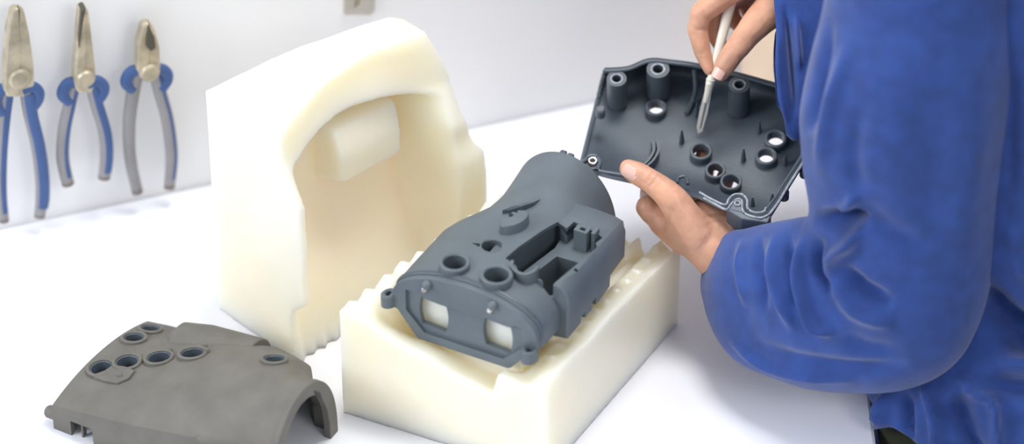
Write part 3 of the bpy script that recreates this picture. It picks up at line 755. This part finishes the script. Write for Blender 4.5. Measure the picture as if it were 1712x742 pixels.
JK = obj('jacket', loft([[V((.50 + math.cos(a) * .01, -.1 + math.sin(a) * .01, z_)) for a in [k * math.pi / 4 for k in range(8)]] for z_ in (.1, .2)]), M['cloth'], PR) if False else None
# torso of the jacket: column of rings round the trunk
def tor(z, ph):
    cx = pl([(-.5, .455), (-.06, .452), (0, .446), (.012, .440), (.06, .440), (.2, .455), (.45, .47), (.58, .48)], z)
    rx = pl([(-.5, .140), (0, .138), (.012, .157), (.06, .150), (.2, .15), (.45, .14), (.58, .07)], z)
    ry = pl([(-.5, .205), (0.03, .205), (.10, .155), (.45, .15), (.58, .09)], z); cy = pl([(-.5, -.165), (.45, -.13), (.58, -.12)], z)
    c, s = math.cos(ph), math.sin(ph); q = .72
    return V((cx + rx * math.copysign(abs(c) ** q, c), cy + ry * math.copysign(abs(s) ** q, s), z))
rings = [[tor(-.26 + .84 * i / 120, 2 * math.pi * j / 150) for j in range(150)] for i in range(121)]
bm = loft(rings, caps=False)
tme = evalmesh(bm, [('SUBSURF', dict(levels=1, render_levels=1, subdivision_type='SIMPLE'))])
folds(tme, [([(1478, 650), (1480, 700), (1476, 860)], 7, .016), ([(1512, 650), (1515, 700), (1512, 842)], 9, -.014), ([(1538, 640), (1562, 690), (1585, 860)], 8, .015), ([(1590, 660), (1610, 700), (1660, 842)], 20, -.020),
            ([(1598, 620), (1625, 655), (1662, 685), (1672, 860)], 8, .018), ([(1640, 600), (1812, 620)], 14, .016), ([(1630, 640), (1812, 655)], 14, -.014), ([(1690, 360), (1712, 480)], 10, .006), ([(1630, 470), (1680, 540), (1780, 600)], 24, -.032), ([(1692, 100), (1690, 330)], 9, -.006)], nz=.0018, nsc=7)
tme = evalmesh(tme, [('SOLIDIFY', dict(thickness=.002, offset=-1))])
jk = obj('jacket', tme, M['cloth'], PR, angle=180)
# left sleeve
sl = [(1560, -262, 1620, -262, 2.80, .9), (1490, -245, 1670, -245, 2.78, 1.0), (1420, -205, 1704, -205, 2.765, 1.0), (1394, -160, 1712, -160, 2.76, 1.0), (1390, -90, 1712, -90, 2.77, 1.0), (1378, 0, 1706, 0, 2.79, .98), (1356, 100, 1700, 105, 2.81, .98), (1337, 200, 1690, 220, 2.84, .95), (1343, 290, 1673, 350, 2.87, .9), (1352, 345, 1652, 500, 2.895, .85),
      (1345, 366, 1605, 600, 2.91, .8), (1325, 368, 1525, 647, 2.925, .78), (1297, 372, 1430, 656, 2.94, .75), (1268, 378, 1335, 642, 2.96, .7), (1245, 383, 1252, 614, 2.975, .62), (1228, 386, 1205, 562, 2.995, .6), (1214, 390, 1184, 510, tD + .022, .62)]
rings = ringtube(sl, .92)
bm = loft(rings, caps=False)
sme = evalmesh(bm, [('SUBSURF', dict(levels=2, render_levels=2)), ])
FL = [([(1357, 362), (1395, 372), (1425, 372), (1440, 350)], 13, -.032), ([(1400, 350), (1422, 338), (1430, 320)], 9, .007), ([(1440, 352), (1425, 400), (1400, 425), (1380, 470)], 10, .012), ([(1372, 395), (1362, 440), (1390, 500)], 7, -.010),
      ([(1345, 385), (1338, 450), (1362, 540), (1400, 558)], 7, .011), ([(1320, 385), (1318, 450), (1335, 520)], 7, -.008), ([(1300, 378), (1292, 440), (1306, 500), (1330, 560)], 8, .008), ([(1275, 390), (1268, 450), (1282, 530)], 7, -.006), ([(1245, 395), (1240, 450), (1252, 520)], 8, .005),
      ([(1405, 440), (1440, 480), (1500, 510)], 12, -.010), ([(1390, 470), (1430, 520), (1500, 545)], 12, .007), ([(1420, 60), (1390, 180), (1368, 300)], 12, .007), ([(1388, 20), (1368, 140), (1352, 230)], 9, -.008), ([(1450, 150), (1425, 260), (1440, 330)], 16, -.005),
      ([(1440, 330), (1480, 380), (1560, 420)], 20, -.004), ([(1240, 560), (1330, 600), (1440, 618), (1530, 610)], 12, -.006), ([(1215, 560), (1260, 600), (1340, 628), (1440, 640)], 6, .005), ([(1410, 545), (1440, 580), (1520, 590)], 18, -.005),
      ([(1640, 80), (1620, 300), (1600, 460)], 30, .004), ([(1540, 60), (1560, 260), (1530, 400)], 40, -.004)]
folds(sme, FL, amp=1.35, nz=.0012, nsc=12)
sme = evalmesh(sme, [('SOLIDIFY', dict(thickness=.0022, offset=-1))])
obj('sleeve', sme, M['cloth'], PR, parent=jk, angle=180)
# right sleeve
dR = depth(W(1300, 0, rD))
sr = [(1283, -110, 1314, 226, rD - .022 + .002, .26), (1296, -112, 1326, 236, rD - .022 + .002, .28), (1318, -118, 1342, 236, rD - .022 + .005, .32), (1345, -130, 1360, 245, rD - .022 + .012, .35), (1400, -140, 1405, 260, rD - .022 + .03, .4), (1480, -150, 1480, 250, rD - .022 + .055, .45), (1580, -170, 1580, 230, rD - .022 + .08, .45), (1680, -200, 1660, 160, rD - .022 + .10, .4)]
rings = ringtube(sr, 1.0)
sme = evalmesh(loft(rings, caps=False), [('SUBSURF', dict(levels=1, render_levels=1))])
folds(sme, [([(1300, 40), (1306, 130), (1318, 215)], 5, .006), ([(1312, 0), (1322, 100), (1330, 200)], 5, -.010), ([(1330, 20), (1338, 120)], 5, .008)], nz=.0012, nsc=12)
sme = evalmesh(sme, [('SOLIDIFY', dict(thickness=.002, offset=-1))])
obj('sleeve', sme, M['cloth'], PR, parent=jk, angle=180)
# trousers
def leg(cy, nm):
    rings = []
    for i in range(24):
        z = -.9 + .90 * i / 23
        cx = .47; rx = pl([(-.9, .07), (-.4, .10), (0, .168)], z); ry = pl([(-.9, .06), (-.4, .085), (0, .10)], z)
        rings.append([V((cx + rx * math.cos(2 * math.pi * j / 40), cy + ry * math.sin(2 * math.pi * j / 40), z)) for j in range(40)])
    return loft(rings)
bm = leg(-.265, ''); bm.to_mesh(t := bpy.data.meshes.new('t')); bm.free()
bm = leg(-.085, ''); bm.from_mesh(t)
obj('trousers', bm, M['trous'], PR, angle=180)

# ================================================================== blurred cream block behind the hand
bx = Root('cream_block', 'blurred beige block far behind the scraping hand, mostly hidden by the blue sleeve', 'block', onz(1330, 110))
q = onz(1330, 110)
bw = evalmesh(prism([q + wd * -.060 , q + wd * .14, q + wd * .14 + wn * .10, q - wd * .060 + wn * .10], Z * .14), [('BEVEL', dict(width=.008, segments=3))])
obj('block', bw, mat('beige_block', (.85, .66, .48), .5, var=.04), bx)
